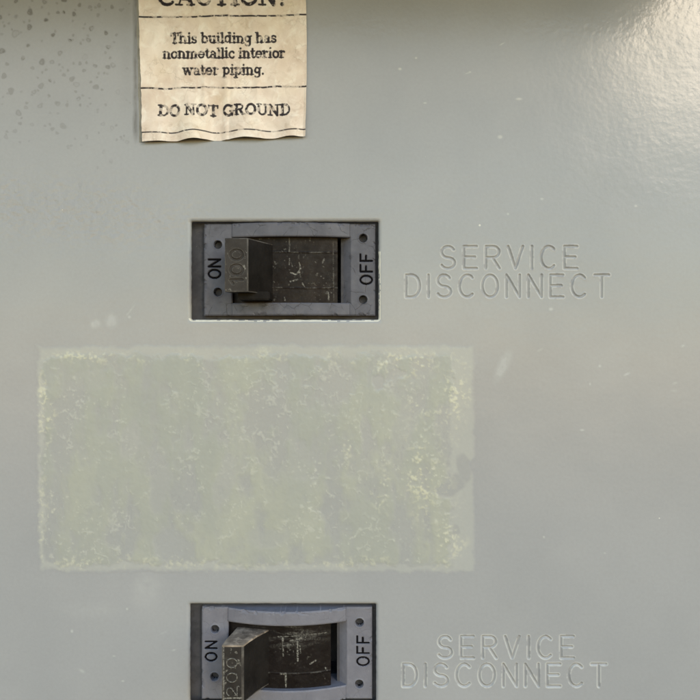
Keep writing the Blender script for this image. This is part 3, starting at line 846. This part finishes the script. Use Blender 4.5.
    sc = np.maximum(sc, ids.get('haze', 0) * sstep(.45, .7, fbm(X, Y * 5, 12, 127, 3)) * np.exp(-((Y - oy0 - 12) / 10) ** 2) * np.exp(-((X - 297 - dx) / 28) ** 2))
    H += .3 * (fbm(X, Y, 4, 125, 3) - .5)
    P = WA(X, Y, H); ny, nx = X.shape
    B = WA(X, Y, H - 5.0)
    edge = [(j, nx - 1) for j in range(ny)]
    me = mesh_from("slide", P.reshape(-1, 3), grid_faces(ny, nx).reshape(-1, 4), {'scratch': sc})
    sl = link("slide", me, M_SLIDE[slide]); adopt(sl, root)
    so = sl.modifiers.new("thickness", 'SOLIDIFY'); so.thickness = 6 * S; so.offset = -1
    return root

def handle(root, prof, y0, y1, front_n, strokes, raised, worn_top, bev=1.3, scr=()):
    """bar of constant height with a drawn plan: prof = (x,h) points, front edge first two"""
    bm = bmesh.new()
    n = len(prof)
    top = [bm.verts.new(W(x, y0, h)) for x, h in prof]
    bot = [bm.verts.new(W(x, y1, h)) for x, h in prof]
    ft = bm.faces.new(top); fb = bm.faces.new(bot[::-1])
    sides = [bm.faces.new((top[i], bot[i], bot[(i + 1) % n], top[(i + 1) % n])) for i in range(n)]
    bmesh.ops.recalc_face_normals(bm, faces=bm.faces)
    ft.material_index = 1 if worn_top else 0
    edges = set()
    for f in (ft, fb, sides[0]):
        edges.update(f.edges)
    res = bmesh.ops.bevel(bm, geom=list(edges), offset=bev * S, segments=2, profile=.6, affect='EDGES', clamp_overlap=True)
    for f in res['faces']: f.material_index = 2
    if worn_top:
        for f in res['faces']:
            if f.normal.z > .2: f.material_index = 1
    nf = (Vector(W(*[prof[0][0], y0, prof[0][1]])) - Vector(W(prof[1][0], y0, prof[1][1]))).cross(Vector((0, 0, 1))).normalized()
    if nf.y > 0: nf = -nf
    front = max((f for f in bm.faces), key=lambda f: f.normal.dot(nf) * f.calc_area())
    cs = sorted((v.co.copy() for v in front.verts), key=lambda c: (c.x, -c.z))
    if len(front.verts) == 4:
        bmesh.ops.delete(bm, geom=[front], context='FACES_ONLY')
    L = sorted(cs, key=lambda c: c.x); lft = sorted(L[:2], key=lambda c: -c.z); rgt = sorted(L[2:], key=lambda c: -c.z)
    me = bpy.data.meshes.new("handle"); bm.to_mesh(me); bm.free()
    for p in me.polygons: p.use_smooth = True
    me.set_sharp_from_angle(angle=math.radians(40))
    h = link("handle", me, [M_HANDLE, M_WORN, M_EDGE]); adopt(h, root)
    # front face with its figures
    tl, bl, tr, br = lft[0], lft[1], rgt[0], rgt[1]
    wx, hy = (tr - tl).length / S, (bl - tl).length / S
    us = np.linspace(0, wx, int(wx / .3)); vs = np.linspace(0, hy, int(hy / .3))
    U, V = np.meshgrid(us, vs)
    f = stroke_field(strokes(wx, hy), U, V, 3)
    hh = (1 - sstep(-.55, .45, f)) * (.75 if raised else -1.0)
    hh += .18 * (fbm(U + y0, V, 5, 131, 4) - .5) * sstep(0, 2, np.minimum(np.minimum(U, wx - U), np.minimum(V, hy - V)))
    hh *= sstep(0, .6, np.minimum(np.minimum(U, wx - U), np.minimum(V, hy - V)))
    e1 = np.array((tr - tl) / wx); e2 = np.array((bl - tl) / hy)
    P = np.array(tl) + U[..., None] * e1 + V[..., None] * e2 + hh[..., None] * np.array(nf) * S
    sc = (1 - sstep(-.4, .3, f)) * (.65 if raised else .0) * (.35 + .9 * fbm(U, V, 3, 133, 3))
    sc = np.maximum(sc, .8 * np.exp(-((f - .7) / .35) ** 2) * (0 if raised else .14))
    sc = np.maximum(sc, .35 * sstep(.70, .76, fbm(U + y0, V, 2.6, 135, 3)))
    for pts, hw, a in scr:
        g = stroke_field([(pts, hw)], U, V, 3); sc = np.maximum(sc, a * (1 - sstep(-.2, .5, g)))
    Q = grid_faces(len(vs), len(us)); dig = facemask(f < .3)
    Pf = P.reshape(-1, 3)
    o = link("front_face", mesh_from("front_face", Pf, Q[~dig], {'scratch': sc}), M_FRONT if not raised else M_FRONT2); o.parent = h
    o = link("moulded_number", mesh_from("moulded_number", Pf, Q[dig], {'scratch': sc}), M_FRONT if not raised else M_FRONT2); o.parent = h
    return h

ON1 = set_turned("ON", 277.4, 258.8, 207.4, 219.2, .98)
OFF1 = set_turned("OFF", 283.4, 253.6, 360.4, 372.2, .98)
up = breaker(0, 0, 236.6, 302.8, 'grimy', "upper circuit breaker with grimy dark handle marked 100, set to ON",
    dict(holes=[(216.6, 243.8), (216.8, 291.6), (363.3, 237.2), (363.1, 299.2)], on=ON1, off=OFF1, slide_drop=7.5, ridges=[251.3, 287.2],
         scratches=[([(289, 258), (289, 264)], .3, .8), ([(290, 272), (296, 274), (299, 270), (300, 276)], .35, .9), ([(290, 281), (297, 279)], .5, .9), ([(299, 262), (300, 268)], .5, .8),
                    ([(291, 262), (292, 266)], .25, .4), ([(328, 292), (328.5, 299)], .4, .7), ([(302, 283), (304, 286)], .4, .7), ([(333, 240), (333.5, 300)], .2, .3), ([(289, 237), (289, 251)], .3, .45),
                    ([(322, 262), (324, 258)], .3, .5), ([(284, 297), (284.5, 300)], .4, .6)]), cut=CUT[0], slide='brown')
def cx(p, h): return 350 + (p - 350) * (700 - h) / 700
def num100(w, h):
    return set_turned("100", h * .86, h * .21, w * .22, w * .80, .95, 1.2)
handle(up, [(230.6, 34), (253.0, 35), (273.2, -8), (247, -8)], 243.4, 294.8, None, num100, False, False, .98)
bm = bmesh.new()
bmesh.ops.create_cube(bm, size=1)
for v in bm.verts: v.co = Vector(W(256.5 + v.co.x * 31, 297 - v.co.z * 8, 6 - v.co.y * 28))
bmesh.ops.bevel(bm, geom=bm.edges[:], offset=1.0 * S, segments=2, affect='EDGES')
me = bpy.data.meshes.new("handle_stem"); bm.to_mesh(me); bm.free()
adopt(link("handle_stem", me, M_HANDLE), up)

ON2 = set_turned("ON", 663.6, 644.4, 204.3, 215.4, .98)
OFF2 = set_turned("OFF", 668.4, 639.0, 357.2, 369.0, .98)
lowb = breaker(-4.0, 386.8, 623.3, 687.5, 'clean', "lower circuit breaker with tall worn handle marked 200, set to ON",
    dict(holes=[(213.8, 631.8), (213.4, 679.6), (359.6, 625.0), (359.3, 687.0)], on=ON2, off=OFF2, slide_drop=6.0, ridges=[672.5],
         scratches=[([(283, 636), (283.5, 655)], .5, .7), ([(297.5, 641), (298, 660)], .6, .85), ([(281, 673), (286, 673), (286, 686)], .6, .8), ([(278, 636), (326, 634)], .3, .5),
                    ([(290, 640), (305, 637)], .5, .6), ([(310, 664), (316, 661)], .5, .6), ([(325, 669), (327, 672)], .5, .6), ([(300, 645), (300.5, 652)], .3, .6), ([(283, 645), (298, 643)], .35, .5)],
         haze=.22, mark=.8), cut=CUT[1], slide='black', fx0=204.4, fx1=376.3)
def num200(w, h):
    return set_turned("200", h * .89, h * .21, w * .19, w * .76, .42, 1.3)
handle(lowb, [(228.4, 38), (249.0, 38), (253.5, 27), (259, 16), (266, 5), (274, -7), (236, -7), (233.5, 8), (230, 24)], 629.2, 684.5, None, num200, True, True, 1.6,
       scr=(([(0, 48.6), (20, 48.2)], .35, .6), ([(0.4, 0), (.4, 55)], .5, .5)))
